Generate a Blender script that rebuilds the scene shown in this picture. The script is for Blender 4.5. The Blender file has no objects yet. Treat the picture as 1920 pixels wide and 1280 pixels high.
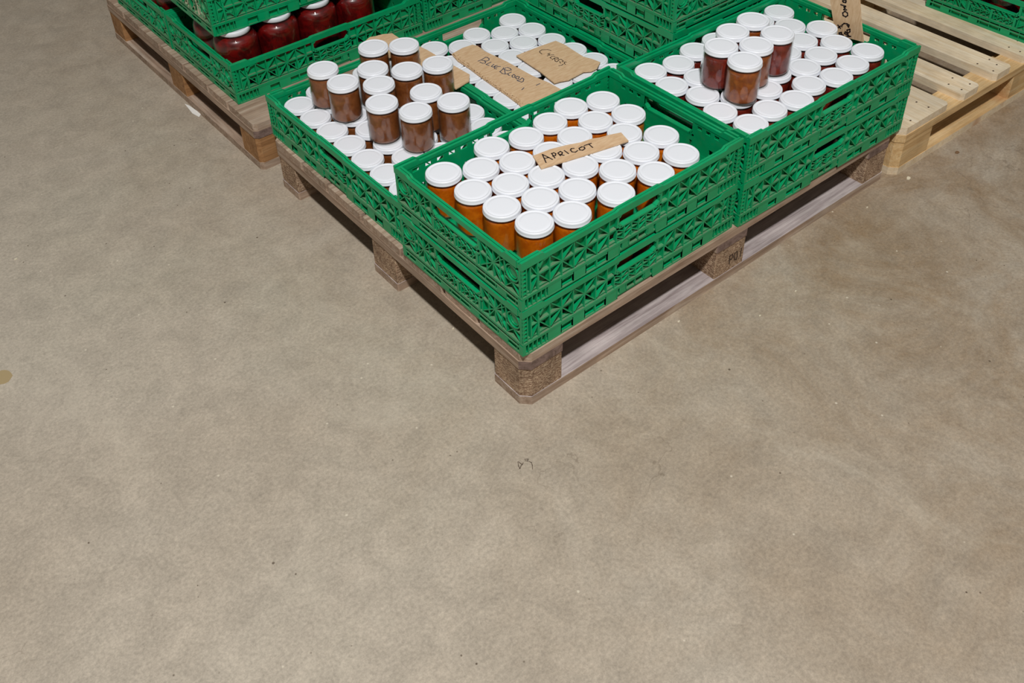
import bpy, math, random
from mathutils import Matrix, Vector
S = bpy.context.scene
COL = S.collection
MM = 0.001

# ---------------------------------------------------------------- camera, light, exposure
cd = bpy.data.cameras.new('camera')
cam = bpy.data.objects.new('camera', cd); COL.objects.link(cam)
R = ((0.77135958, -0.63596922, -0.0233996), (-0.39740345, -0.45263574, -0.79824269), (0.49706629, 0.62503123, -0.60188127))
cam.matrix_world = Matrix(((R[0][0], -R[1][0], -R[2][0], -0.84727), (R[0][1], -R[1][1], -R[2][1], -1.04758),
                           (R[0][2], -R[1][2], -R[2][2], 1.5571), (0, 0, 0, 1)))
cd.sensor_width = 36.0; cd.lens = 1899.58 / 1920 * 36
cd.shift_x = 0.0; cd.shift_y = (362.16 - 640) / 1920
cd.clip_start = 0.05
S.camera = cam

w = bpy.data.worlds.new('warehouse_light'); S.world = w; w.use_nodes = True
bg = w.node_tree.nodes['Background']; bg.inputs[0].default_value = (1.0, 0.97, 0.9, 1); bg.inputs[1].default_value = 0.15

ld = bpy.data.lights.new('flash_lamp', 'AREA'); ld.shape = 'DISK'; ld.size = 0.24; ld.energy = 225; ld.color = (1.0, 0.99, 0.975)
lo = bpy.data.objects.new('flash_lamp', ld); COL.objects.link(lo)
lo.location = (-1.25, -1.7, 4.4)
lo.rotation_euler = (Vector((0.45, 0.15, 0.0)) - Vector(lo.location)).to_track_quat('-Z', 'Y').to_euler()

S.view_settings.view_transform = 'Standard'; S.view_settings.look = 'None'
S.view_settings.gamma = 1; S.view_settings.use_curve_mapping = False
S.view_settings.exposure = 0.0

# ---------------------------------------------------------------- traced data, millimetres on real planes
DATA = {
    'apricot': [[[265.5,247.7],[252.2,221.3]],[[265.5,247.7],[267.7,233.9],[269.1,220.8]],[[260.2,233.9],[268.8,230.8]],[[282.2,238.3],[276.1,221.1]],[[281.5,237.6],[286.9,236.8],[287.9,231.9],[282.9,227.1],[277.3,229.3]],[[292.7,230.4],[289.9,219.6]],[[292.7,230.4],[300.5,231.5],[300.8,225.9],[296,222.1],[291.3,223.7],[296.7,216.2]],[[308.5,228.5],[307.6,214.6]],[[328.9,221.2],[324,224.2],[319.3,221.6],[317.1,214.2],[321.6,208.9],[329.1,210.3]],[[342.4,214.7],[336.7,214.4],[333.8,208.8],[337.4,204.3],[345,205.7],[348.2,210.9],[344.7,214.6],[341.3,214.4]],[[351.7,214.7],[368.1,211.1]],[[362.1,212.3],[359.7,198]]],
    'apricot_card': [[248,257.4],[232,212.8],[327,190],[433,166.9],[443.3,199.6],[417.1,210.2],[397.5,214.9],[381.5,223.3],[353.6,228.9],[326.6,240.4],[290.7,251.8]],
    'blue': [[[527.7,806.8],[538.2,806.2],[554.4,809.3],[557.6,806.4],[556.9,797.3],[552.1,791.8],[545.3,792],[540.8,798],[537.4,803]],[[540.8,798],[539.6,789.4],[534.9,785.8],[529.1,790],[528.3,799.5]],[[549.3,779.7],[532.5,779.3],[534.8,769.5]],[[547.9,766.4],[536,761.8],[537.9,756.2],[546.7,758]],[[550.8,756.2],[542.4,756.1],[535.6,748.8],[538.1,742.8]],[[540.4,750.2],[548.8,750.4],[553.6,746.1]],[[535.1,726.6],[547.5,730.6],[556.4,735.9]],[[560.6,732.1],[551,729.4],[554,717.3],[563.1,713.8],[565.9,721.7],[563.6,731.3]],[[549.9,724.7],[540.4,710.7]],[[536.2,725.7],[534.6,715.9],[538.1,709],[544.2,705.4],[556.4,705.7]],[[544.2,705.4],[541.4,698.6],[542.5,694.9]],[[553.6,692.4],[546,690.8],[542.2,684],[545.4,680.2],[552.5,685],[553.6,692.4]],[[554.2,679.8],[546.6,677.3],[544.3,670.2],[548.9,668],[556.6,673.9],[554.2,679.8]],[[558.3,665.1],[548,661.4],[541,664]],[[558.3,665.1],[557.9,658.1],[549.8,650.6],[544.1,650.3],[540.1,663]],[[561.5,614.2],[573.5,613.9]],[[520.7,621.5],[531.2,625.7]]],
    'blue_card': [[499.6,883],[490,844.3],[488.9,794.5],[484.4,744.3],[480.6,690.8],[477.8,629.4],[472.6,572],[461,538.2],[498.9,528.4],[594.8,558.9],[593.7,602.7],[585.2,654.3],[583.3,710],[582.1,757.1],[573.7,835.7],[577.2,871.5],[571.1,886.8],[540.1,890.1]],
    'cherry': [[[701.3,718.1],[697.7,727.3],[686,736.3],[676.4,734.4],[672.5,729],[671.5,719.5]],[[690.1,708.7],[681.3,709.2]],[[684.8,708.3],[682.1,701.1]],[[691.6,695.5],[682,702.6],[674.3,702.1]],[[688.6,687.2],[681.4,692.1],[674.2,690.5],[673.8,685]],[[682.3,681.7],[671.8,679.5]],[[683.1,681],[688.6,679.8],[688.8,674.4],[685.1,671.9],[681.1,675.5]],[[680.9,680.1],[672.4,668.8],[672.3,663.1],[676.9,663.4],[685,667.7]],[[685,667.7],[689.3,665.3],[689.3,658],[686.5,653.3],[683.4,654.6]],[[679.7,659.3],[675.6,651.5]],[[690.3,645.5],[686.8,648.7],[681.3,643.5],[680.9,638.2]],[[677.2,642.9],[670.9,641.4],[663.2,644]]],
    'cherry_card': [[617,758.6],[610.4,662.9],[599.3,588.9],[618.2,585.1],[637.4,576.6],[691.6,581.3],[708.9,570.3],[728.2,571],[755.6,587.6],[750.8,615.1],[742.6,636.5],[745.8,681.1],[749.5,716.5],[745.7,749.5],[689.9,755.4]],
    'onion': [[[174,333.9],[159.5,340.8]],[[162.9,339.5],[178,341.6],[176.7,346.7],[171.5,345.3],[167,341.3]],[[170.1,344.7],[173,352.8],[165.6,358],[164.3,351.6],[168.1,346.7]],[[175.7,365.5],[170.1,362],[170.1,367.7],[176.3,368.7],[184.5,366.7],[189.3,360.2],[189,355.7]],[[188.5,398.1],[193.9,391.5],[191.4,385.7],[183.3,384.8],[179,390.4],[180.9,396.4],[188.5,398.1]],[[184.8,403.4],[192.8,401],[189.6,406.1],[193.5,407.5],[188.9,411.4],[203.3,410.6]],[[197.8,419.3],[190.8,420.6],[190.6,425.3],[196.7,425.9],[200.1,421.8],[197.8,419.3]],[[202,427.9],[192,432.1]],[[191.9,333.8],[193.1,336.8],[187.1,340.9],[185.6,336.3],[190,333.9]],[[185.6,336.3],[179.9,335.6]],[[200.7,355.8],[191.5,350.1]],[[192.8,356.5],[198.1,349.3]]],
    'onion_card': [[240.4,424],[159.5,453.2],[141.2,390.2],[123,339.4],[202.6,328.3],[220,371.4]],
    'po1': [[[605.3,41.4],[602.9,65],[612.4,65.6],[614.9,57.3],[611.8,51.6],[604.6,54.7]],[[628.3,65.5],[620.6,63.9],[619.3,54.8],[622.9,43.3],[628.8,42],[630.7,50.8],[628.3,65.5]],[[643,67.6],[642.3,56.7],[642.4,42.7]]],
    'scrib': [[[-89.1,-88.2],[-94.1,-96.2],[-96.1,-102.5],[-90.6,-99.1],[-82.8,-96.4]],[[-87.5,-88.9],[-87.9,-93.3],[-86.7,-98.4]],[[-75.6,-91.7],[-70.1,-95.7],[-73.7,-98.7],[-76.9,-94.6]],[[-72.5,-101.1],[-70.6,-105.4],[-73.1,-111.4],[-78.7,-118.7]]],
    'bits': [[416,-28],[563,-131],[32,276],[684,-132],[1061,-56],[37,522],[444,144],[1244,-53],[-621,1151],[1439,-71]],
    'scrap': [[-7,1538],[-1,1518],[5,1454],[-7,1442],[-13,1474]],
    'A': [[79,337.3],[146.2,300.7],[87.6,251.4],[215.9,269.2],[157.4,220],[97.2,172.8],[209.8,345.5],[287.7,325.9],[363.6,335.5],[438.4,351.6],[509.9,324.4],[440.5,275.1],[365.7,259],[289.8,249.5],[229.3,193.9],[170.8,144.6],[113,94.5],[186.4,69.7],[244.9,119],[303.2,174.1],[294,60.4],[349.4,113.2],[379.1,183.7],[430.5,127],[400.8,56.5],[505.5,141.9],[486.5,67.8],[513.4,247.9],[453.9,199.8]],
    'B': [[73.5,939.1],[73.5,862.6],[73.5,786.1],[73.5,709.6],[73.5,633.1],[73.5,556.6],[73.5,480.1],[147,960.5],[146.8,731.4],[146.8,578.4],[284.3,960.5],[365.6,634.6],[357.3,558.6],[357.3,482.1],[215.1,544],[146.9,884.2],[146.9,807.7],[146.8,654.9],[146.8,501.9],[215.6,926.8],[215.4,850.2],[215.4,773.6],[215.2,697.1],[215.2,620.6],[215,467.4],[284,884.2],[283.9,807.7],[283.6,731.3],[283.6,654.8],[283.4,578.3],[283.4,501.8],[358.3,941.3],[357.9,864.5],[357.7,787.6],[357.3,710.8]],
    'D': [[748,933.4],[621.4,933.3],[684.7,890.4],[752.2,854.5],[751.9,772.5],[550.5,904.3],[487.9,948.2],[619.2,850.8],[687.3,814],[616.6,774.4],[476,855],[480,778],[479.2,698],[475.5,621.1],[615.5,694.1],[758.7,696.2],[762.5,619.8],[762.5,543.3],[693.3,577.7],[619.7,598.7],[479.4,544.7],[481,468.2],[549,817],[548.4,739.7],[546.4,661.4],[544.5,584.9],[549,508.5],[615.6,469.3],[683.9,737.5],[685,661],[684.9,501.7],[753.3,467.4]],
    'C': [[680,343.4],[670.3,267.6],[754.4,325.7],[744.7,249.8],[829.4,340.7],[692.1,194.3],[819.7,264.9],[667.7,121.8],[905.9,339.4],[680,46.3],[742.7,136.9],[755.7,56.9],[817,118.9],[831.1,43.7],[887.2,149.4],[904.1,66.5],[958.1,120.7],[981.1,193.7],[978,46.8],[1033.9,130.8],[1056.9,203.8],[1095.6,269.8],[1135,335.3],[1144.2,210.7],[1109.5,142.6],[1053.8,57],[1129.4,68.7],[1058.5,336.7]],
    'BS': [[129,896],[132,810],[279.9,906.1],[343.1,862.9],[221.1,818.3],[278.4,757.2],[350.6,731.8],[191.9,747.7],[151,674],[254,645],[188,593],[277,570]],
    'CS': [[895.5,235.1],[819.1,230.2],[885.8,157.1],[748,202.1],[809.4,154.3],[738.2,126.2]],
}

# ---------------------------------------------------------------- materials
def srgb(r, g, b):
    f = lambda c: (c/255/12.92) if c/255 <= .04045 else ((c/255+.055)/1.055)**2.4
    return (f(r), f(g), f(b), 1)

class NT:
    def __init__(s, name):
        s.m = bpy.data.materials.new(name); s.m.use_nodes = True
        s.t = s.m.node_tree; s.n = s.t.nodes; s.l = s.t.links
        s.p = s.n['Principled BSDF']; s.tc = s.n.new('ShaderNodeTexCoord')
        s.src = s.tc.outputs['Object']
    def map(s, scale=(1,1,1), rot=(0,0,0), loc=(0,0,0)):
        m = s.n.new('ShaderNodeMapping'); m.inputs['Scale'].default_value = scale
        m.inputs['Rotation'].default_value = rot; m.inputs['Location'].default_value = loc
        s.l.new(s.src, m.inputs[0]); return m.outputs[0]
    def noise(s, scale, detail=4, rough=.55, vec=None, dist=0):
        k = s.n.new('ShaderNodeTexNoise'); k.inputs['Scale'].default_value = scale
        k.inputs['Detail'].default_value = detail; k.inputs['Roughness'].default_value = rough
        k.inputs['Distortion'].default_value = dist
        s.l.new(vec if vec else s.src, k.inputs['Vector']); return k.outputs[0]
    def voro(s, scale, vec=None, out='Distance'):
        k = s.n.new('ShaderNodeTexVoronoi'); k.inputs['Scale'].default_value = scale
        s.l.new(vec if vec else s.src, k.inputs['Vector']); return k.outputs[out]
    def ramp(s, fac, stops):
        r = s.n.new('ShaderNodeValToRGB'); e = r.color_ramp.elements
        while len(e) < len(stops): e.new(.5)
        for i, (p, c) in enumerate(stops):
            e[i].position = p; e[i].color = c if len(c) == 4 else (*c, 1)
        s.l.new(fac, r.inputs[0]); return r.outputs[0]
    def mix(s, fac, a, b, mode='MIX'):
        m = s.n.new('ShaderNodeMix'); m.data_type = 'RGBA'; m.blend_type = mode
        for v, i in ((fac, 0), (a, 6), (b, 7)):
            if isinstance(v, (int, float, tuple)): m.inputs[i].default_value = v
            else: s.l.new(v, m.inputs[i])
        return m.outputs[2]
    def bump(s, h, strength=.3, dist=.001):
        b = s.n.new('ShaderNodeBump'); b.inputs['Strength'].default_value = strength; b.inputs['Distance'].default_value = dist
        s.l.new(h, b.inputs['Height']); s.l.new(b.outputs[0], s.p.inputs['Normal'])
    def done(s, col, rough=.5, **kw):
        if isinstance(col, tuple): s.p.inputs['Base Color'].default_value = col
        else: s.l.new(col, s.p.inputs['Base Color'])
        if isinstance(rough, (int, float)): s.p.inputs['Roughness'].default_value = rough
        else: s.l.new(rough, s.p.inputs['Roughness'])
        for k, v in kw.items(): s.p.inputs[k.replace('_', ' ')].default_value = v
        return s.m

def g(v): return (v, v, v, 1)

def mat_concrete():
    t = NT('concrete')
    big = t.noise(.8, 5, .55, dist=.3)
    col = t.ramp(big, [(.3, srgb(181, 173, 156)), (.5, srgb(183, 172, 156)), (.7, srgb(174, 161, 144))])
    # browner, dirtier ground towards the right of the pallets
    sx = t.n.new('ShaderNodeSeparateXYZ'); t.l.new(t.src, sx.inputs[0])
    mr = t.n.new('ShaderNodeMapRange'); mr.inputs[1].default_value = -.7; mr.inputs[2].default_value = 1.0
    t.l.new(sx.outputs[0], mr.inputs[0])
    ad = t.n.new('ShaderNodeMath'); ad.operation = 'MULTIPLY'; t.l.new(mr.outputs[0], ad.inputs[0])
    t.l.new(t.ramp(t.noise(3.2, 10, .74, dist=.6), [(.36, g(.25)), (.64, g(1))]), ad.inputs[1])
    col = t.mix(ad.outputs[0], col, srgb(144, 122, 96))
    mot = t.ramp(t.noise(13, 12, .8, dist=.5), [(.34, g(.8)), (.66, g(1.1))])
    col = t.mix(1.0, col, mot, 'MULTIPLY')
    fine = t.ramp(t.noise(150, 8, .8), [(.34, g(.74)), (.66, g(1.2))])
    col = t.mix(1.0, col, fine, 'MULTIPLY')
    light = t.ramp(t.noise(3.1, 12, .8, vec=t.map((1.0, .5, 1), (0, 0, .7), (3, 1, 0)), dist=.8), [(.56, g(0)), (.72, g(.4))])
    col = t.mix(light, col, srgb(200, 190, 172))
    pits = t.ramp(t.voro(34), [(.045, g(1)), (.075, g(0))])
    col = t.mix(t.mix(1.0, pits, t.ramp(t.noise(7, 3), [(.52, g(0)), (.6, g(.9))]), 'MULTIPLY'), col, srgb(84, 70, 56))
    pit2 = t.ramp(t.voro(11), [(.022, g(.8)), (.034, g(0))])
    col = t.mix(pit2, col, srgb(80, 66, 52))
    pale = t.ramp(t.voro(17, vec=t.map((1, 1, 1), (0, 0, 0), (5, 2, 0))), [(.03, g(.7)), (.05, g(0))])
    col = t.mix(pale, col, srgb(216, 206, 186))
    # hairline cracks
    wv = t.n.new('ShaderNodeVectorMath'); wv.operation = 'ADD'; nz = t.n.new('ShaderNodeTexNoise'); nz.inputs['Scale'].default_value = 6; nz.inputs['Detail'].default_value = 8
    t.l.new(t.src, nz.inputs['Vector']); sc_ = t.n.new('ShaderNodeVectorMath'); sc_.operation = 'SCALE'; sc_.inputs['Scale'].default_value = .35
    t.l.new(nz.outputs['Color'], sc_.inputs[0]); t.l.new(t.src, wv.inputs[0]); t.l.new(sc_.outputs[0], wv.inputs[1])
    ve = t.n.new('ShaderNodeTexVoronoi'); ve.feature = 'DISTANCE_TO_EDGE'; ve.inputs['Scale'].default_value = 1.7; t.l.new(wv.outputs[0], ve.inputs['Vector'])
    ck = t.mix(1.0, t.ramp(ve.outputs['Distance'], [(.001, g(.45)), (.0026, g(0))]), t.ramp(t.noise(2.2, 3), [(.56, g(0)), (.62, g(1))]), 'MULTIPLY')
    col = t.mix(ck, col, srgb(104, 90, 74))
    t.bump(t.noise(240, 6, .7), .3, .0012)
    return t.done(col, .62, Specular_IOR_Level=.3)

def mat_wood(name, a, b, c, knots=0.0, grain_axis='x'):
    t = NT(name)
    sc = (1.2, 22, 22) if grain_axis == 'x' else (22, 1.2, 22)
    v = t.map(sc)
    n = t.noise(3.0, 7, .62, vec=v, dist=1.0)
    col = t.ramp(n, [(.3, a), (.5, b), (.72, c)])
    blot = t.ramp(t.noise(7, 5, .6), [(.4, g(.82)), (.65, g(1.08))])
    col = t.mix(1.0, col, blot, 'MULTIPLY')
    fine = t.ramp(t.noise(14, 6, .7, vec=v), [(.35, g(.84)), (.65, g(1.08))])
    col = t.mix(1.0, col, fine, 'MULTIPLY')
    if knots:
        vk = t.voro(4.2, vec=t.map((1, .72, .3) if grain_axis == 'y' else (.72, 1, .3), (0, 0, 0), (.31, .17, 0)))
        col = t.mix(t.ramp(vk, [(.05, g(knots)), (.1, g(knots*.5)), (.14, g(0))]), col, srgb(176, 118, 72))
    t.bump(t.noise(9, 6, .7, vec=v), .35, .001)
    return t.done(col, .72, Specular_IOR_Level=.25)

def mat_chip():
    t = NT('pressed_chips')
    v = t.map((1, 1, 2.6))
    n = t.voro(260, vec=v, out='Color')
    bw = t.n.new('ShaderNodeRGBToBW'); t.l.new(n, bw.inputs[0])
    col = t.ramp(bw.outputs[0], [(.1, srgb(110, 84, 66)), (.5, srgb(160, 132, 108)), (.9, srgb(206, 182, 154))])
    col = t.mix(1.0, col, t.ramp(t.noise(20, 5), [(.35, g(.75)), (.65, g(1.1))]), 'MULTIPLY')
    t.bump(t.noise(170, 4, .7, vec=v), .7, .002)
    return t.done(col, .85, Specular_IOR_Level=.15)

def mat_green(name, dust):
    t = NT(name)
    base = t.ramp(t.noise(9, 4), [(.35, srgb(0, 142, 86)), (.65, srgb(0, 157, 100))])
    d = t.ramp(t.noise(55, 5, .65), [(.5 - dust*.32, g(0)), (.75 - dust*.25, g(min(1, .1 + dust*.85)))])
    col = t.mix(d, base, srgb(112, 118, 96))
    t.bump(t.noise(140, 3), .12, .0006)
    return t.done(col, .36 + dust*.3, Specular_IOR_Level=.45)

def mat_jam(name, a, b, scale=70):
    t = NT(name)
    n = t.noise(scale, 4, .6, dist=.6)
    col = t.ramp(n, [(.35, a), (.66, b)])
    return t.done(col, .35, Coat_Weight=.3, Coat_Roughness=.1, Subsurface_Weight=.35, Subsurface_Radius=(.012, .005, .002), Subsurface_Scale=1.0)

def mat_glass():
    t = NT('clear_glass'); n = t.n; l = t.l; n.remove(t.p)
    tr = n.new('ShaderNodeBsdfTransparent'); tr.inputs[0].default_value = (.97, .98, .975, 1)
    gl = n.new('ShaderNodeBsdfGlossy'); gl.inputs['Roughness'].default_value = .03
    # Schlick reflectance from the absolute viewing angle, the same from inside and outside the thin wall
    ge = n.new('ShaderNodeNewGeometry'); dp = n.new('ShaderNodeVectorMath'); dp.operation = 'DOT_PRODUCT'
    l.new(ge.outputs['Normal'], dp.inputs[0]); l.new(ge.outputs['Incoming'], dp.inputs[1])
    def mth(op, a, b):
        m = n.new('ShaderNodeMath'); m.operation = op
        for v, i in ((a, 0), (b, 1)):
            if isinstance(v, float): m.inputs[i].default_value = v
            elif v is not None: l.new(v, m.inputs[i])
        return m.outputs[0]
    ab = mth('ABSOLUTE', dp.outputs['Value'], None)
    fr = mth('ADD', mth('MULTIPLY', mth('POWER', mth('SUBTRACT', 1.0, ab), 5.0), .9), .045)
    mx = n.new('ShaderNodeMixShader'); l.new(fr, mx.inputs[0]); l.new(tr.outputs[0], mx.inputs[1]); l.new(gl.outputs[0], mx.inputs[2])
    l.new(mx.outputs[0], n['Material Output'].inputs[0]); return t.m

def mat_card():
    t = NT('brown_cardboard')
    col = t.ramp(t.noise(40, 5, .6, vec=t.map((1, 5, 1), (0, 0, .4))), [(.35, srgb(198, 163, 126)), (.65, srgb(215, 185, 150))])
    return t.done(col, .85, Specular_IOR_Level=.1)

def plain(name, col, rough=.6, **k): return NT(name).done(col, rough, **k)

def mat_scuffed():
    t = NT('scuffed_green')
    base = srgb(0, 138, 84)
    v = t.map((40, 14, 3), (.5, 0, 0))
    m = t.ramp(t.noise(1.3, 5, .7, vec=v), [(.53, g(0)), (.6, g(.85))])
    return t.done(t.mix(m, base, srgb(200, 190, 165)), .5)

M = dict(
    concrete=mat_concrete(),
    old=mat_wood('weathered_wood', srgb(138, 112, 92), srgb(174, 150, 130), srgb(198, 180, 162)),
    oldy=mat_wood('weathered_wood_cross', srgb(138, 112, 92), srgb(172, 148, 128), srgb(196, 178, 160), grain_axis='y'),
    grey=mat_wood('greyed_wood', srgb(140, 126, 124), srgb(182, 170, 168), srgb(206, 196, 192)),
    endg=mat_wood('end_grain', srgb(100, 82, 72), srgb(130, 108, 100), srgb(150, 128, 118), grain_axis='y'),
    brownblk=mat_wood('brown_block_wood', srgb(136, 96, 60), srgb(166, 122, 80), srgb(186, 146, 104)),
    new=mat_wood('fresh_pine', srgb(220, 194, 156), srgb(231, 212, 182), srgb(238, 223, 198), knots=.8, grain_axis='y'),
    newx=mat_wood('fresh_pine_cross', srgb(196, 156, 104), srgb(216, 182, 132), srgb(228, 202, 158), knots=.5),
    chip=mat_chip(),
    green=mat_green('green_plastic', 0.0), dusty=mat_green('dusty_green_plastic', .75), scuffed=mat_scuffed(),
    glass=mat_glass(),
    lid=plain('white_lacquer', (.80, .82, .87, 1), .32, Specular_IOR_Level=.4),
    apricot=mat_jam('apricot_jam', srgb(186, 86, 2), srgb(214, 114, 10)),
    brown=mat_jam('brown_jam', srgb(112, 58, 22), srgb(140, 82, 40)),
    redbrown=mat_jam('red_jam', srgb(96, 18, 12), srgb(132, 44, 28)),
    amber=mat_jam('amber_jam', srgb(122, 54, 14), srgb(160, 84, 22)),
    dark=mat_jam('dark_jam', srgb(46, 12, 10), srgb(74, 24, 18)),
    berry=mat_jam('strawberry_jam', srgb(66, 2, 4), srgb(122, 8, 8), 45),
    card=mat_card(), ink=plain('black_pen_ink', srgb(52, 38, 34), .7), blueink=plain('blue_pen_ink', srgb(66, 72, 92), .7),
    torn=plain('torn_paper_edge', srgb(170, 136, 100), .9),
    paper=plain('white_paper', srgb(232, 230, 224), .8), mark=plain('dark_scratch', srgb(104, 90, 76), .9),
    white=plain('chalky_chip', srgb(214, 204, 180), .9), rust=plain('brown_chip', srgb(120, 92, 64), .9),
    stain=plain('tan_stain', srgb(166, 146, 108), .6), nail=plain('nail_hole', srgb(66, 48, 36), .8),
)

# ---------------------------------------------------------------- mesh helpers
class MB:
    """collects boxes and prisms, in millimetres"""
    def __init__(s, f=None): s.v = []; s.fc = []; s.mi = []; s.f = f or (lambda x, y, z: (x, y, z))
    def hexa(s, P, mi=0, top=None):
        b = len(s.v); s.v += [s.f(*q) for q in P]
        for i, q in enumerate(((0, 3, 2, 1), (4, 5, 6, 7), (0, 1, 5, 4), (1, 2, 6, 5), (2, 3, 7, 6), (3, 0, 4, 7))):
            s.fc.append(tuple(b + k for k in q)); s.mi.append(top if (i == 1 and top is not None) else mi)
    def box(s, x0, x1, y0, y1, z0, z1, mi=0, top=None):
        s.hexa(((x0, y0, z0), (x1, y0, z0), (x1, y1, z0), (x0, y1, z0), (x0, y0, z1), (x1, y0, z1), (x1, y1, z1), (x0, y1, z1)), mi, top)
    def prism(s, poly, z0, z1, mi=0, topmi=None):
        b = len(s.v); n = len(poly)
        s.v += [s.f(x, y, z0) for x, y in poly] + [s.f(x, y, z1) for x, y in poly]
        s.fc.append(tuple(b + i for i in reversed(range(n)))); s.mi.append(mi)
        s.fc.append(tuple(b + n + i for i in range(n))); s.mi.append(mi if topmi is None else topmi)
        for i in range(n):
            j = (i + 1) % n; s.fc.append((b + i, b + j, b + n + j, b + n + i)); s.mi.append(mi)
    def mesh(s, name, mats, sharp=None, fix=True):
        me = bpy.data.meshes.new(name); me.from_pydata([(a*MM, b*MM, c*MM) for a, b, c in s.v], [], s.fc)
        for m in mats: me.materials.append(m)
        me.polygons.foreach_set('material_index', s.mi)
        me.validate(); me.update()
        if fix:
            import bmesh
            bm = bmesh.new(); bm.from_mesh(me); bmesh.ops.recalc_face_normals(bm, faces=bm.faces[:]); bm.to_mesh(me); bm.free()
        if sharp: me.shade_smooth(); me.set_sharp_from_angle(angle=math.radians(sharp))
        return me

def obj(name, me, parent=None, mat=None):
    o = bpy.data.objects.new(name, me); COL.objects.link(o)
    if parent: o.parent = parent
    if mat: me.materials.append(mat)
    return o
def tag(o, label=None, cat=None, group=None, kind=None):
    if label: o['label'] = label
    if cat: o['category'] = cat
    if group: o['group'] = group
    if kind: o['kind'] = kind
    return o
def empty(name, x, y, z, rz=0, **k):
    o = bpy.data.objects.new(name, None); COL.objects.link(o); o.empty_display_size = .05
    o.location = (x*MM, y*MM, z*MM); o.rotation_euler = (0, 0, rz); return tag(o, **k)
def kids(o): return [c for c in S.objects if c.parent == o]
def dup(proto, children, x, y, z, rz=0):
    r = proto.copy(); COL.objects.link(r); r.location = (x*MM, y*MM, z*MM); r.rotation_euler = (0, 0, rz)
    for c in children:
        d = c.copy(); COL.objects.link(d); d.parent = r
    return r
ORD = ['first', 'second', 'third', 'fourth', 'fifth', 'sixth', 'seventh', 'eighth', 'ninth', 'tenth', 'eleventh', 'twelfth']

# ---------------------------------------------------------------- floor
fm = MB(); fm.box(-6000, 9000, -5000, 9000, -60, 0)
floor = obj('floor', fm.mesh('floor', [M['concrete']])); tag(floor, kind='structure')
WALLM = plain('painted_wall', srgb(200, 198, 190), .9)
for nm, bx in (('wall_left', (-6100, -6000, -5000, 9000)), ('wall_right', (9000, 9100, -5000, 9000)), ('wall_back', (-6100, 9100, 9000, 9100)), ('wall_front', (-6100, 9100, -5100, -5000))):
    wm = MB(); wm.box(*bx, -60, 5200); tag(obj(nm, wm.mesh(nm, [WALLM])), kind='structure')

def ribbons(name, strokes, width, place, mat, parent, th=.5, jitter=0):
    """pen strokes as thin raised ribbons; place(a, b, h) -> x,y,z mm"""
    mb = MB(); rnd = random.Random(3)
    for st in strokes:
        for i in range(len(st) - 1):
            (a, b), (c, d) = st[i], st[i+1]; L = math.hypot(c-a, d-b) or 1
            ux, uy = (c-a)/L, (d-b)/L; e = width*.35
            a -= ux*e; b -= uy*e; c += ux*e; d += uy*e
            nx, ny = -uy*width/2, ux*width/2
            q = ((a+nx, b+ny), (a-nx, b-ny), (c-nx, d-ny), (c+nx, d+ny))
            mb.hexa([place(*k, 0) for k in q] + [place(*k, th) for k in q])
    o = obj(name, mb.mesh(name, [mat]), parent); return o

ribbons('scratch_mark', DATA['scrib'], 1.6, lambda a, b, h: (a, b, h*.5 + .05), M['mark'], floor)
sm = MB(); sm.prism([(-768 + 17*math.cos(a*.45)*(1+.12*math.sin(3*a)), 780 + 22*math.sin(a*.45)) for a in range(14)], .05, .4)
obj('spilled_stain', sm.mesh('spilled_stain', [M['stain']]), floor)

pm = MB(); pm.prism(DATA['scrap'], .5, 1.6)
tag(obj('paper_scrap', pm.mesh('paper_scrap', [M['paper']])), 'thin white paper scrap on floor beside the left pallet', 'paper')
rnd = random.Random(7)
where = ['near the front pallet, left of its printed block', 'below the front pallet, between its two right blocks', 'left of the front pallet under its near crate',
         'just in front of the printed pallet block', 'below the middle of the right half of front pallet', 'left of the front pallet under the brown jam crate', 'below the front pallet corner block',
         'right below the fresh pine pallet corner', 'far left of the left pallet', 'below the fresh pine pallet opening']
for i, (x, y) in enumerate(DATA['bits']):
    mb = MB(); r = (4.5, 3, 3, 2.5, 3, 3, 3, 8, 5, 7)[i]
    mb.prism([(x + r*rnd.uniform(.6, 1.4)*math.cos(a*math.tau/6), y + r*.6*rnd.uniform(.6, 1.4)*math.sin(a*math.tau/6)) for a in range(6)], 0, 1.8)
    dk = i in (5, 9)
    tag(obj('floor_chip', mb.mesh('floor_chip', [M['rust' if dk else 'white']])), ('brown' if dk else 'pale') + ' chip on floor ' + where[i], 'debris', 'small chips lying on the floor')

# ---------------------------------------------------------------- pallets
def cham(x0, x1, y0, y1, c00=0, c10=0, c11=0, c01=0):
    """rectangle with cut corners (ll, lr, ur, ul)"""
    p = []
    for (x, y, c, dx, dy, first) in ((x0, y0, c00, 1, 1, 0), (x1, y0, c10, -1, 1, 1), (x1, y1, c11, -1, -1, 0), (x0, y1, c01, 1, -1, 1)):
        if c:
            a, b = (x, y + dy*c), (x + dx*c, y)
            p += [a, b] if not first else [b, a]
        else: p.append((x, y))
    return p

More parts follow.
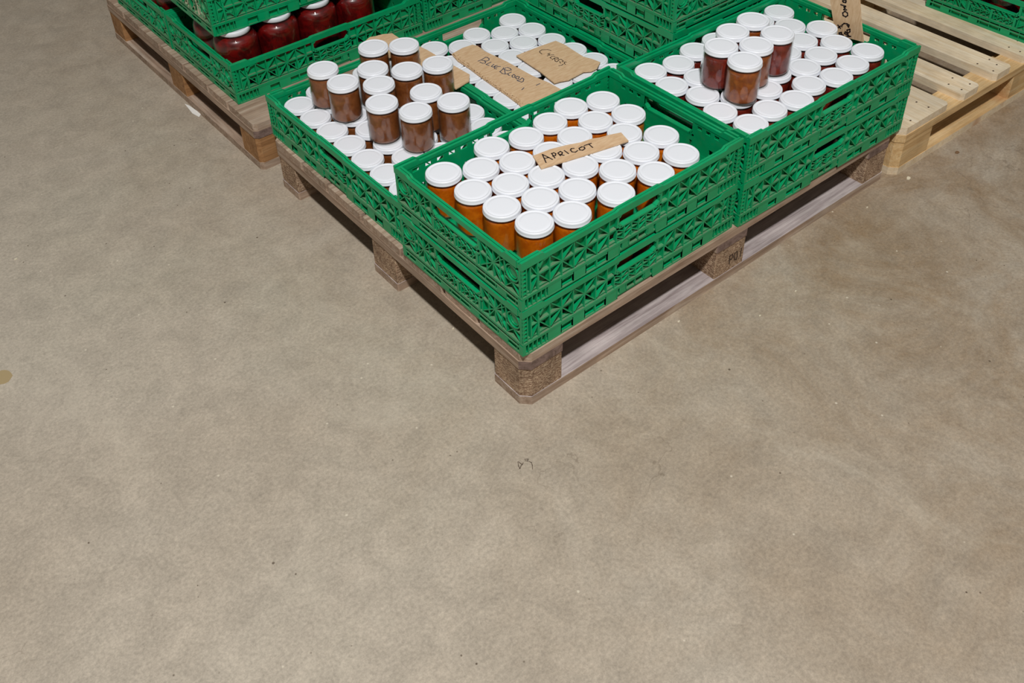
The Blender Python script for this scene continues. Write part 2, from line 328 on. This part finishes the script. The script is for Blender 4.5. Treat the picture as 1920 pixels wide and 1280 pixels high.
def pallet(name, ox, oy, th, W, D, label, along, deck, mats, bottom='x', bw=100, cut=18, long_blocks=(100, 100, 100)):
    """along: direction of the deck boards; deck: list of (start, end) across"""
    t = empty(name, ox, oy, 0, th, label=label, cat='pallet')
    rn = random.Random(name + along + str(ox))
    deckm, strm, blkm, botm = mats
    for i, (a, b) in enumerate(deck):
        mb = MB(); f, l = i == 0, i == len(deck) - 1
        if along == 'x':
            e0, e1 = rn.uniform(0, 3), rn.uniform(0, 3)
            mb.prism(cham(e0, W - e1, a, b, cut if f else 3, cut if f else 3, cut if l else 3, cut if l else 3), 121, 142.6)
        else:
            e0, e1 = rn.uniform(0, 3), rn.uniform(0, 4)
            mb.prism(cham(a, b, e0, D - e1, cut if f else 9, cut if l else 9, cut if l else 9, cut if f else 9), 121, 142.6)
        bd = obj('deck_board', mb.mesh('deck_board', [deckm]), t)
        if along == 'y':
            for yy in (26, 62):
                for q in (.25, .72):
                    cx, cy = a + (b-a)*q + rn.uniform(-6, 6), yy + rn.uniform(-8, 8)
                    nh = MB(); nh.prism([(cx + 3.2*math.cos(k*math.tau/8), cy + 2.4*math.sin(k*math.tau/8)) for k in range(8)], 142.3, 142.9)
                    obj('nail_head', nh.mesh('nail_head', [M['nail']]), bd)
    # stringers run across the deck boards
    if along == 'x':
        for i, x in enumerate((0, (W-bw)/2, W-bw)):
            mb = MB(); mb.prism(cham(x, x+bw, 0, D, cut if i == 0 else 2, cut if i == 2 else 2, cut if i == 2 else 2, cut if i == 0 else 2), 99, 121, 0)
            me = mb.mesh('stringer_board', [strm, M['endg']])
            for p in me.polygons:
                if abs(p.normal.y) > .5: p.material_index = 1
            obj('stringer_board', me, t)
    else:
        for i, y in enumerate((0, (D-bw)/2, D-bw)):
            mb = MB(); y1 = y + (72 if i == 0 else bw); mb.prism(cham(0, W, y, y1, cut if i == 0 else 2, cut if i == 0 else 2, cut if i == 2 else 2, cut if i == 2 else 2), 99, 121)
            obj('stringer_board', mb.mesh('stringer_board', [strm]), t)
    xs = [(0, long_blocks[0]), ((W-long_blocks[1])/2, (W+long_blocks[1])/2), (W-long_blocks[2], W)]
    ys = [(0, bw), ((D-bw)/2, (D+bw)/2), (D-bw, D)]
    blocks = []
    for i, (x0, x1) in enumerate(xs):
        for j, (y0, y1) in enumerate(ys):
            mb = MB(); c = [2]*4
            if (i, j) == (0, 0): c[0] = cut
            if (i, j) == (2, 0): c[1] = cut
            if (i, j) == (2, 2): c[2] = cut
            if (i, j) == (0, 2): c[3] = cut
            k = 1.5
            mb.prism(cham(x0 + k, x1 - k, y0 + k, y1 - k, *c), 22, 99)
            blocks.append(obj('block', mb.mesh('block', [blkm]), t))
    rng = ys if bottom == 'x' else xs
    for i, (a, b) in enumerate(rng):
        mb = MB(); c = [3]*4
        if bottom == 'x':
            if i == 0: c[0] = c[1] = cut
            if i == 2: c[2] = c[3] = cut
            mb.prism(cham(0, W, a, b, *c), 0, 22)
        else:
            if i == 0: c[0] = c[3] = cut
            if i == 2: c[1] = c[2] = cut
            mb.prism(cham(a, b, 0, D, *c), 0, 22)
        me = mb.mesh('bottom_board', [botm, deckm])
        for p in me.polygons:
            if abs(p.normal.z) < .5: p.material_index = 1
        obj('bottom_board', me, t)
    return t, blocks

p1, b1 = pallet('wooden_pallet', 5, 2, -.008, 1200, 1000, 'weathered wooden pallet under the front crates of apricot jam', 'x',
    [(0, 145), (152, 262), (270, 415), (424, 576), (585, 730), (738, 848), (855, 1000)], (M['old'], M['oldy'], M['chip'], M['grey']))
# number burnt into the middle front block, on the block's front face
blk = b1[3]
ribbons('burnt_number', DATA['po1'], 3.0, lambda a, b, h: (a - 5, 1.6 - h, b), M['nail'], blk, .6)
p2, _ = pallet('wooden_pallet', 3, 1082, 0, 1200, 1000, 'brown wooden pallet at left under the strawberry jam crates', 'x',
    [(0, 145), (152, 262), (270, 415), (424, 576), (585, 730), (738, 848), (855, 1000)], (M['old'], M['oldy'], M['brownblk'], M['oldy']), bottom='y', cut=10)
p3, _ = pallet('wooden_pallet', 1217, -24, -.02, 1200, 1200, 'fresh pale pine pallet, mostly empty, at right', 'y',
    [(0, 200), (262, 341), (416, 496), (564, 655), (702, 800), (860, 952), (1000, 1200)], (M['new'], M['newx'], M['newx'], M['newx']), long_blocks=(145, 145, 145))

# ---------------------------------------------------------------- crate 600 x 400 x 118 mm
def wallmap(side, L, Wd):
    """wall coordinates (s along, d inwards, z) -> crate coordinates"""
    return {0: lambda s, d, z: (s, d, z), 1: lambda s, d, z: (L - d, s, z),
            2: lambda s, d, z: (L - s, Wd - d, z), 3: lambda s, d, z: (d, Wd - s, z)}[side]

def bar(mb, s0, z0, s1, z1, w, d0, d1, mi=0, top=None):
    L = math.hypot(s1-s0, z1-z0); nx, nz = -(z1-z0)/L*w/2, (s1-s0)/L*w/2
    q = ((s0-nx, z0-nz), (s1-nx, z1-nz), (s1+nx, z1+nz), (s0+nx, z0+nz))
    mb.hexa([(a, d0, b) for a, b in q] + [(a, d1, b) for a, b in q], mi)

def rim(mb, L, prof):
    e = 12.6 if L == 400 else 0
    prof = [(min(max(s, e), L - e), t) for s, t in prof]
    for i in range(len(prof)-1):
        (s0, t0), (s1, t1) = prof[i], prof[i+1]
        for (da, db, dt, zb) in ((-1, 4.6, 0, 100), (4.6, 7.4, -6, 100), (7.4, 12.5, -2, 102)):
            mb.hexa(((s0, da, zb), (s1, da, zb), (s1, db, zb), (s0, db, zb), (s0, da, t0+dt), (s1, da, t1+dt), (s1, db, t1+dt), (s0, db, t0+dt)))

def plate(mb, L, h0, h1, hz0, hz1, slots, lows, d0=8.5, d1=11.5):
    """inner skin from z30 to z102, with the handle opening and small windows left out"""
    def strip(za, zb, holes):
        x = 14
        for a, b in sorted(holes):
            if a > x: mb.box(x, a, d0, d1, za, zb)
            x = max(x, b)
        if x < L-14: mb.box(x, L-14, d0, d1, za, zb)
    H = [(h0, h1)]
    strip(30, 40, []); strip(40, 54, lows); strip(54, hz0, [])
    strip(hz0, 88, H); strip(88, 97, H + slots); strip(97, hz1, H)
    strip(hz1, 102, [])

def corner_comb(mb, s0, sgn):
    """ladder of small rungs beside the corner post"""
    a, b = (s0, s0 + sgn*13)
    lo, hi = min(a, b), max(a, b)
    mb.box(lo, lo+2.5, 0, 9, 30, 102); mb.box(hi-2.5, hi, 0, 9, 30, 102)
    for z in range(38, 100, 10): mb.box(lo, hi, .6, 9, z, z+2.6, 0)

def long_wall(side):
    L = 600; mb = MB(wallmap(side, 600, 400))
    h0, h1 = 244, 356
    slots = [(x, x+17) for x in range(36, 236, 31)] + [(L-x-17, L-x) for x in range(36, 236, 31)]
    lows = [(x, x+17) for x in range(48, 234, 30)] + [(L-x-17, L-x) for x in range(48, 234, 30)]
    plate(mb, L, h0, h1, 71, 100, slots, lows)
    rim(mb, L, [(0, 118), (48, 118), (56, 112.5), (236, 112.5), (243, 115.5), (357, 115.5), (364, 112.5), (544, 112.5), (552, 118), (600, 118)])
    mb.box(0, L, -.6, 9, 30, 33.5, 0, 1)                       # ledge over the foot band
    mb.box(14, L-14, 3, 9, 36, 38, 0, 1)
    for m in (0, 1):
        X = (lambda s: s) if not m else (lambda s: L - s)
        def bx(a, b, *r, **k): a, b = sorted((X(a), X(b))); mb.box(a, b, *r, **k)
        corner_comb(mb, X(1), 1 if not m else -1)
        bx(21, 24, 1, 9, 33, 101); bx(38, 42.5, 0, 9, 33, 101)
        bx(24, 38, 2, 9, 66, 68, top=1); bar(mb, X(24), 36, X(38), 62, 2, 1, 9); bar(mb, X(24), 98, X(38), 72, 2, 1, 9)
        bar(mb, X(42), 84, X(52), 97, 5, 0, 9); bar(mb, X(52), 97, X(68), 100, 5, 0, 9)
        bx(42, 238, 1, 9, 67, 71, top=1)
        for i, s in enumerate(range(69, 240, 30)):
            bx(s-1.2, s+1.2, .6, 9, 33, 101)
            if i % 2 == 1:
                for ds in (-27, 27):
                    if s + ds > 238: continue
                    bar(mb, X(s), 69, X(s+ds), 97, 2.2, .6, 9); bar(mb, X(s), 69, X(s+ds), 38, 2.2, .6, 9)
        bar(mb, X(42), 69, X(68), 38, 2.2, 1, 9)
    # frame of the handle opening and the lattice below it
    mb.box(h0-5, h0, 0, 12, 67, 101); mb.box(h1, h1+5, 0, 12, 67, 101); mb.box(h0-5, h1+5, 0, 12, 67, 71)
    for (a, c) in ((h0, 1), (h1, -1)): bar(mb, a, 78, a + 8*c, 70, 5, 0, 12); bar(mb, a, 95, a + 7*c, 101, 5, 0, 12)
    mb.box(h0-5, h1+5, 2, 9, 50, 52.5, 0, 1)
    for s in range(240, 361, 20): mb.box(s-1.1, s+1.1, .6, 9, 33, 67)
    for s in range(240, 360, 20):
        k = 1 if (s//20) % 2 else 0
        bar(mb, s, 36 if k else 49, s+20, 49 if k else 36, 1.8, .8, 9); bar(mb, s, 53 if k else 66, s+20, 66 if k else 53, 1.8, .8, 9)
    return mb

def short_wall(side):
    L = 400; mb = MB(wallmap(side, 600, 400))
    h0, h1 = 128, 272
    slots = [(x, x+13) for x in range(54, 120, 24)] + [(L-x-13, L-x) for x in range(54, 120, 24)]
    lows = [(66, 78), (322, 334), (126, 134), (266, 274)]
    plate(mb, L, h0, h1, 71, 100, slots, lows)
    rim(mb, L, [(0, 118), (44, 118), (52, 112.5), (348, 112.5), (356, 118), (400, 118)])
    mb.box(9.1, L-9.1, -.6, 9, 30.2, 33.4, 0, 1)
    for m in (0, 1):
        X = (lambda s: s) if not m else (lambda s: L - s)
        def bx(a, b, *r, **k): a, b = sorted((X(a), X(b))); mb.box(a, b, *r, **k)
        bx(2, 8, .3, 9, 34, 100); bx(48, 50.5, .6, 9, 33, 101)
        # round stacking boss with ring
        cx, cz = 27, 79
        for k in range(20):
            a0, a1 = k*math.tau/20, (k+1)*math.tau/20
            for rr, ww, dd in ((18, 2.6, 0), (12.5, 1.8, 2.5)):
                bar(mb, X(cx+rr*math.cos(a0)), cz+rr*math.sin(a0), X(cx+rr*math.cos(a1)), cz+rr*math.sin(a1), ww, dd, 9)
        n0 = [(X(cx+12*math.cos(k*math.tau/12)), cz+12*math.sin(k*math.tau/12)) for k in range(12)]
        for k in range(12):
            q0, q1 = n0[k], n0[(k+1) % 12]
            mb.hexa([(X(cx), 4.5, cz-.01), (q0[0], 4.5, q0[1]), (q1[0], 4.5, q1[1]), (X(cx), 4.5, cz), (X(cx), 8, cz-.01), (q0[0], 8, q0[1]), (q1[0], 8, q1[1]), (X(cx), 8, cz)])
        bx(8, 48, 1, 9, 55, 58, top=1)
        bar(mb, X(10), 36, X(28), 55, 2, 1, 9); bar(mb, X(46), 36, X(28), 55, 2, 1, 9); bar(mb, X(28), 57, X(45), 66, 2, 1, 9)
        bx(48, 128, 1, 9, 66, 70, top=1)
        for s in (62, 82, 102, 122): bx(s-1.1, s+1.1, .6, 9, 33, 101)
        for s in (82,):
            for ds in (-20, 20, 38, -32):
                bar(mb, X(s), 68, X(s+ds), 97, 2.1, .6, 9); bar(mb, X(s), 68, X(s+ds), 38, 2.1, .6, 9)
        bar(mb, X(122), 68, X(146), 40, 2.1, .6, 9)
    mb.box(h0-5, h0, 0, 12, 67, 101); mb.box(h1, h1+5, 0, 12, 67, 101); mb.box(h0-5, h1+5, 0, 12, 67, 71)
    for (a, c) in ((h0, 1), (h1, -1)): bar(mb, a, 79, a + 8*c, 70, 5, 0, 12)
    for s in (130, 200, 270):                                  # upright ribs with a slot beside each
        mb.box(s-5, s+1.5, -.4, 9, 33, 60); mb.box(s+6, s+8, 0, 9, 33, 62); mb.box(s-5, s+8, 0, 9, 59, 62, 0, 1)
        mb.box(s+1.5, s+6, 8.1, 8.6, 36, 59, 2)  # near-black strip at the slot's back, painting the shade inside it
    mb.box(134, 266, 2, 9, 49, 52, 0, 1)
    for a in (138, 208):
        for k in range(3):
            s = a + k*18
            mb.box(s+8, s+10, .8, 9, 33, 67); bar(mb, s, 36, s+18, 49, 1.9, .8, 9); bar(mb, s, 66, s+18, 53, 1.9, .8, 9)
    return mb

def base_tray():
    mb = MB()
    mb.box(3, 597, 3, 397, 2, 5.5)
    for x in range(12, 600, 24): mb.box(x-1.5, x+1.5, 6, 394, 0, 2)
    for y in range(16, 400, 24): mb.box(6, 594, y-1.5, y+1.5, .3, 2)
    for side in (0, 2):
        mb.f = wallmap(side, 600, 400); L = 600
        mb.box(2, L-2, 9, 12, 2, 30); mb.box(1, L-1, -.3, 9, 26.5, 29.5, 0, 1)
        for m in (0, 1):
            X = (lambda s: s) if not m else (lambda s: L - s)
            def bx(a, b, *r, **k): a, b = sorted((X(a), X(b))); mb.box(a, b, *r, **k)
            bx(0, 8, 0, 9, 1.5, 27); bx(8, 250, 0, 9, 0, 3, top=1)
            for s in (15, 26, 37, 48, 59): bx(s-1.2, s+1.2, .6, 9, 2, 27)
            bx(64, 99, .5, 3.5, 2, 27); bx(127, 161, .5, 3.5, 2, 27); bx(216, 250, .5, 3.5, 2, 27)
            bx(99, 127, .5, 3.5, 21, 27); bx(161, 216, .5, 3.5, 21, 27); bx(187, 190, .5, 9, 2, 22)
            bx(97, 99, .5, 9, 2, 27); bx(127, 129, .5, 9, 2, 27); bx(159, 161, .5, 9, 2, 27); bx(216, 218, .5, 9, 2, 27)
            bx(248, 250, 0, 9, 0, 27); bar(mb, X(64), 27, X(72), 31, 2.5, -.4, 9)
        mb.box(250, 350, .5, 9, 8, 11, 0, 1)
        for s in (250, 275, 300, 325, 350): mb.box(s-1.2, s+1.2, .5, 9, 9, 27)
        mb.box(256, 272, .5, 3.5, 11, 27); mb.box(328, 344, .5, 3.5, 11, 27)
    for side in (1, 3):
        mb.f = wallmap(side, 600, 400); L = 400
        mb.box(9.1, L-9.1, 9, 12, 2, 29.8); mb.box(9.1, L-9.1, 0, 9, 26.6, 29.3, 0, 1)
        mb.box(9.1, L-9.1, .2, 9, 17, 20, 0, 1); mb.box(9.1, L-9.1, 1.2, 9, 0, 5, 0, 1)
        mb.box(9.2, 12, .3, 9, 5.2, 26); mb.box(L-12, L-9.2, .3, 9, 5.2, 26)
        for s in (60, 150, 250, 340): mb.box(s-14, s+14, .6, 4, 5, 17)
        for s in range(20, 390, 30): mb.box(s-1, s+1, 2, 9, 3, 27)
    return mb

CM = [M['green'], M['dusty'], plain('painted_slot_shade', srgb(10, 30, 20), .9)]  # third material is shade put in as colour, for the end wall slots
c_long = [long_wall(s).mesh('side_wall', CM) for s in (0, 2)]
c_short = [short_wall(s).mesh('end_wall', CM) for s in (1, 3)]
c_base = base_tray().mesh('base_tray', CM)

def crate(x, y, z, rz, label, group, scuff=False):
    """x, y: corner of the crate; long side along local x"""
    t = empty('plastic_crate', x, y, z, rz, label=label, cat='crate', group=group)
    for me in c_long: obj('side_wall', me, t)
    for i, me in enumerate(c_short):
        if scuff and i == 1:
            me = me.copy(); me.materials[0] = M['scuffed']
        e = obj('end_wall', me, t)
        if scuff and i == 1: e['label'] = 'end wall with pale scuff marks'
    obj('base_tray', c_base, t)
    return t

GF, GL = 'green crates on the front pallet', 'green crates on the left pallet'
h = 118; Z0 = 143
LOW = Z0; UP = Z0 + h
R90 = math.pi/2
crate(5, 5, LOW, 0, 'green crate directly under the apricot jam crate', GF)
crate(5, 5, UP, 0, 'green crate of apricot jars with APRICOT card, nearest to camera', GF)
crate(614, -4, LOW, -.0177, 'green crate under the red jam crate at the right', GF)
crate(614, -4, UP, -.0177, 'green crate of red jam jars with a tall upright card', GF)
crate(422, 412, LOW, R90, 'green crate of brown jam with twelve jars standing on top', GF)
crate(824.5, 409, LOW, R90, 'green crate of dark cherry jam under two flat cardboard cards', GF)
for k, nm in enumerate(('lowest', 'second', 'third', 'top')):
    crate(1226.5, 411 + (2 if k == 2 else 0), Z0 + h*k, R90, 'green crate, %s of the tall closed stack behind the red jam' % nm, GF)
crate(22, 1200, LOW, 0, 'green crate of big strawberry jars, near corner of left pallet', GL)
crate(24, 1268, 316, -.02, 'scuffed green crate resting on the big strawberry jars', GL, scuff=True)
crate(20, 1606, LOW, 0, 'green crate behind the strawberry crate at far left edge', GL)
crate(630, 1197, LOW, 0, 'lower green crate of the stack behind the cherry crate', GL)
crate(630, 1197, UP, 0, 'upper green crate of the stack behind the cherry crate', GL)
crate(1850, -79, Z0, 0, 'green crate at the right edge on the fresh pine pallet', None)

# ---------------------------------------------------------------- jars
def lathe(prof, seg=40):
    mb = MB(); n = len(prof)
    for r, z in prof:
        for k in range(seg):
            a = k*math.tau/seg; mb.v.append((r*math.cos(a), r*math.sin(a), z))
    for i in range(n-1):
        for k in range(seg):
            j = (k+1) % seg; mb.fc.append((i*seg+k, i*seg+j, (i+1)*seg+j, (i+1)*seg+k)); mb.mi.append(0)
    mb.fc.append(tuple(reversed(range(seg)))); mb.mi.append(0)
    mb.fc.append(tuple((n-1)*seg+k for k in range(seg))); mb.mi.append(0)
    return mb

JH = 98.0
glass_me = lathe([(31, 0), (35, .8), (37, 3.5), (37.4, 7), (37.4, 74), (37, 78), (35.4, 81.5), (34.6, 83.5), (35.3, 84.5), (35.3, 86), (34.6, 87), (34, 89)]).mesh('glass_jar', [M['glass']], 50)
fill_prof = [(30, 5), (33.5, 5.8), (35.2, 8.5), (35.4, 12), (35.4, 74), (34.6, 78.5), (33.4, 80.6)]
lid_me = lathe([(37.2, 86.6), (37.9, 87.2), (37.9, 89), (37.4, 89.6), (37.4, 94.5), (37, 96.6), (35.8, 97.8), (34, 98), (32.6, 97.5), (31.6, 96.7), (30.2, 96.6), (29, 97.2), (24, 97.3), (1, 97.3)]).mesh('lid', [M['lid']], 60)
fill_me = {k: lathe(fill_prof).mesh('jam_' + k, [M[k]], 50) for k in ('apricot', 'brown', 'redbrown', 'amber', 'dark')}
BH = 166.0
bglass_me = lathe([(53, 0), (58, 2), (60, 6), (60, 122), (59, 133), (55, 143), (49, 149), (43, 152), (41, 156)], 48).mesh('glass_jar', [M['glass']], 50)
bfill_me = lathe([(51, 4), (56, 6), (58.2, 10), (58.2, 122), (57, 132), (53, 141), (47, 146)], 48).mesh('jam_strawberry', [M['berry']], 50)
blid_me = lathe([(43, 153), (44, 154), (44, 164), (43, 165.6), (41, 166), (39, 165.4), (37, 165), (1, 165)], 48).mesh('lid', [M['lid']], 60)

PROTO = {}
def proto(kind):
    if kind not in PROTO:
        t = empty('jam_jar', 0, 0, 0)
        if kind == 'big': ch = [obj('glass_body', bglass_me, t), obj('jam_filling', bfill_me, t), obj('lid', blid_me, t)]
        else: ch = [obj('glass_body', glass_me, t), obj('jam_filling', fill_me[kind], t), obj('lid', lid_me, t)]
        PROTO[kind] = [t, ch, False]
    return PROTO[kind]
rj = random.Random(11)
def jar(kind, x, y, z, label, group):
    P = proto(kind); rz = rj.uniform(0, 6.28)
    if not P[2]:
        t = P[0]; t.location = (x*MM, y*MM, z*MM); t.rotation_euler = (0, 0, rz); P[2] = True
    else: t = dup(P[0], P[1], x, y, z, rz)
    return tag(t, label, 'jar', group)

def grid(pts, key, n, fmt, kind, z, group, kinds=None):
    pts = sorted(pts, key=lambda p: p[key])
    rows = [pts[i:i+n] for i in range(0, len(pts), n)]
    if len(rows) > 1 and len(rows[-1]) < n/2: last = rows.pop(); rows[-1] = rows[-1] + last
    for i, r in enumerate(rows):
        r = sorted(r, key=lambda p: p[1-key])
        for j, (x, y) in enumerate(r):
            jar(kind, x, y, z, fmt % (ORD[i], ORD[j]), group)

FZ = 5.7                                              # crate floor thickness
grid(DATA['A'], 0, 4, 'white-lidded apricot jar in front crate, %s row from left wall, %s from near wall', 'apricot', UP+FZ, 'apricot jars in the front crate')
grid(DATA['B'], 0, 7, 'low white-lidded brown jam jar in left crate, %s row from left, %s from near', 'brown', LOW+FZ, 'brown jam jars filling the left crate')
grid(DATA['D'], 0, 7, 'white-lidded cherry jar in card-covered crate, %s row from left, %s from near', 'dark', LOW+FZ, 'cherry jars in the middle crate')
grid(DATA['C'], 0, 4, 'low white-lidded red jam jar in right crate, %s row from left, %s from near', 'redbrown', UP+FZ, 'red jam jars filling the right crate')
BSL = ['leftmost, near the left back corner', 'just in front of the leftmost', 'left of the back pair', 'right of the back pair', 'middle left, behind two others', 'centre of the group',
       'rightmost at the rear beside cardboard', 'directly behind the front left jar', 'front left of the front pair', 'half hidden behind the front pair', 'front most, nearest the apricot crate', 'right most at the front']
for (x, y), s in zip(DATA['BS'], BSL):
    jar('brown', x, y, LOW+FZ+JH+.2, 'brown jam jar standing on lids, ' + s, 'brown jam jars standing on top of the left crate')
CSL = [('amber', 'right back of the six'), ('redbrown', 'left back of the six'), ('redbrown', 'rightmost, deep red'), ('redbrown', 'leftmost, deep red'), ('amber', 'centre, half hidden behind the front one'), ('amber', 'front one with amber jam')]
for (x, y), (k, s) in zip(DATA['CS'], CSL):
    jar(k, x, y, UP+FZ+JH+.2, 'jar standing on the red jam lids, ' + s, 'jars standing on top of the right crate')
# jars glimpsed through the openings of the lower front crate
for i in range(4):
    jar('apricot', 66, 70 + 80*i, LOW+FZ, 'apricot jar inside lower front crate, %s from near corner along left wall' % ORD[i], 'jars in the lower front crate')
for i in range(1, 7):
    jar('apricot', 66 + 79*i, 62, LOW+FZ, 'apricot jar inside lower front crate, %s from corner along near wall' % ORD[i], 'jars in the lower front crate')
for i in range(7):
    c, s_ = math.cos(-.0177), math.sin(-.0177); a, b = 58 + 80*i, 58
    jar('dark', 614 + a*c - b*s_, -4 + a*s_ + b*c, LOW+FZ, 'dark jar inside lower right crate, %s from left along near wall' % ORD[i], 'jars in the lower right crate')
for j in range(2):
    for i in range(4):
        jar('big', 92 + 122*i, 1300 + 121.5*j, LOW+FZ, 'big strawberry jam jar in left crate, %s from left in %s row' % (ORD[i], ORD[j]), 'big strawberry jars in the left crate')
for i in range(2):
    for j in range(2):
        jar('big', 96 + 122*i, 1682 + 122*j, LOW+FZ, 'big jar in far left crate, %s from left in %s row' % (ORD[i], ORD[j]), 'big jars in the far left crate')
for j in range(3):
    jar('big', 1850 + 75, -79 + 76 + 122*j, Z0+FZ, 'big red jar seen through right edge crate handle, %s from near end' % ORD[j], 'big jars in the right edge crate')

# ---------------------------------------------------------------- cardboard cards
def card(name, poly, z, th, strokes, width, inkm, label, tear=None):
    mb = MB(); mb.prism(poly, z - th, z)
    o = obj(name, mb.mesh(name, [M['card']])); tag(o, label, 'sign' if strokes else 'cardboard')
    if strokes: ribbons('handwriting', strokes, width, lambda a, b, h: (a, b, z - .1 + h), inkm, o, .5)
    if tear:
        tb = MB(); rr = random.Random(5)
        for i in range(len(tear)-1):
            (a, b), (c, d) = tear[i], tear[i+1]; L = math.hypot(c-a, d-b); n = int(L/3.2)
            for k in range(n):
                for q in range(2):
                    f = (k + rr.random())/n; off = rr.uniform(1, 13) if q else rr.uniform(.5, 5)
                    x, y = a + (c-a)*f - (d-b)/L*off*tear_sign, b + (d-b)*f + (c-a)/L*off*tear_sign
                    r = rr.uniform(.5, 1.2); an = rr.random()*3
                    tb.prism([(x + r*2.2*math.cos(an+t)*(1 if t % 2 else .6), y + r*2.2*math.sin(an+t)*(1 if t % 2 else .6)) for t in (0, 1.57, 3.14, 4.71)], z - .1, z + .25)
        obj('torn_edge', tb.mesh('torn_edge', [M['torn']]), o)
    return o
zA = UP + FZ + JH; zD = LOW + FZ + JH
card('cardboard_sign', DATA['apricot_card'], zA + 3.4, 3, DATA['apricot'], 2.7, M['ink'], 'narrow cardboard card lettered APRICOT lying on the apricot jar lids')
tear_sign = 1
pb = DATA['blue_card']
card('cardboard_sign', pb, zD + 3.6, 3, DATA['blue'], 2.2, M['blueink'], 'long torn cardboard card lettered Blue Blood on the cherry jar lids', tear=pb[:7])
card('cardboard_sign', DATA['cherry_card'], zD + 7.2, 3, DATA['cherry'], 2.0, M['ink'], 'squarish cardboard card lettered Cherry on the cherry jar lids')
card('cardboard_sheet', [(330, 1062), (344, 1070), (360, 1076), (376, 1084), (390, 1078), (412, 1074), (424, 1066), (433, 1062), (432, 1020), (445, 960), (450, 924), (452, 840), (456, 748), (444, 734), (436, 724), (388, 716), (392, 800), (391, 945), (340, 962)], LOW + h + 3.2, 3, None, 0, None, 'blank torn cardboard sheet on the rims behind the standing brown jars')
# upright card leaning in the far end of the right crate
ub = MB(); pc = DATA['onion_card']
b0 = len(ub.v)
n = len(pc)
ub.v = [(1199.5, y, z) for y, z in pc] + [(1196, y, z) for y, z in pc]
ub.fc = [tuple(range(n)), tuple(reversed(range(n, 2*n)))] + [(i, (i+1) % n, n + (i+1) % n, n + i) for i in range(n)]; ub.mi = [0]*(n+2)
up = obj('cardboard_sign', ub.mesh('cardboard_sign', [M['card']])); tag(up, 'upright cardboard card with sideways handwriting at far end of the right crate', 'sign')
ribbons('handwriting', DATA['onion'], 3.4, lambda a, b, h: (1196.1 - h, a, b), M['ink'], up, .6)
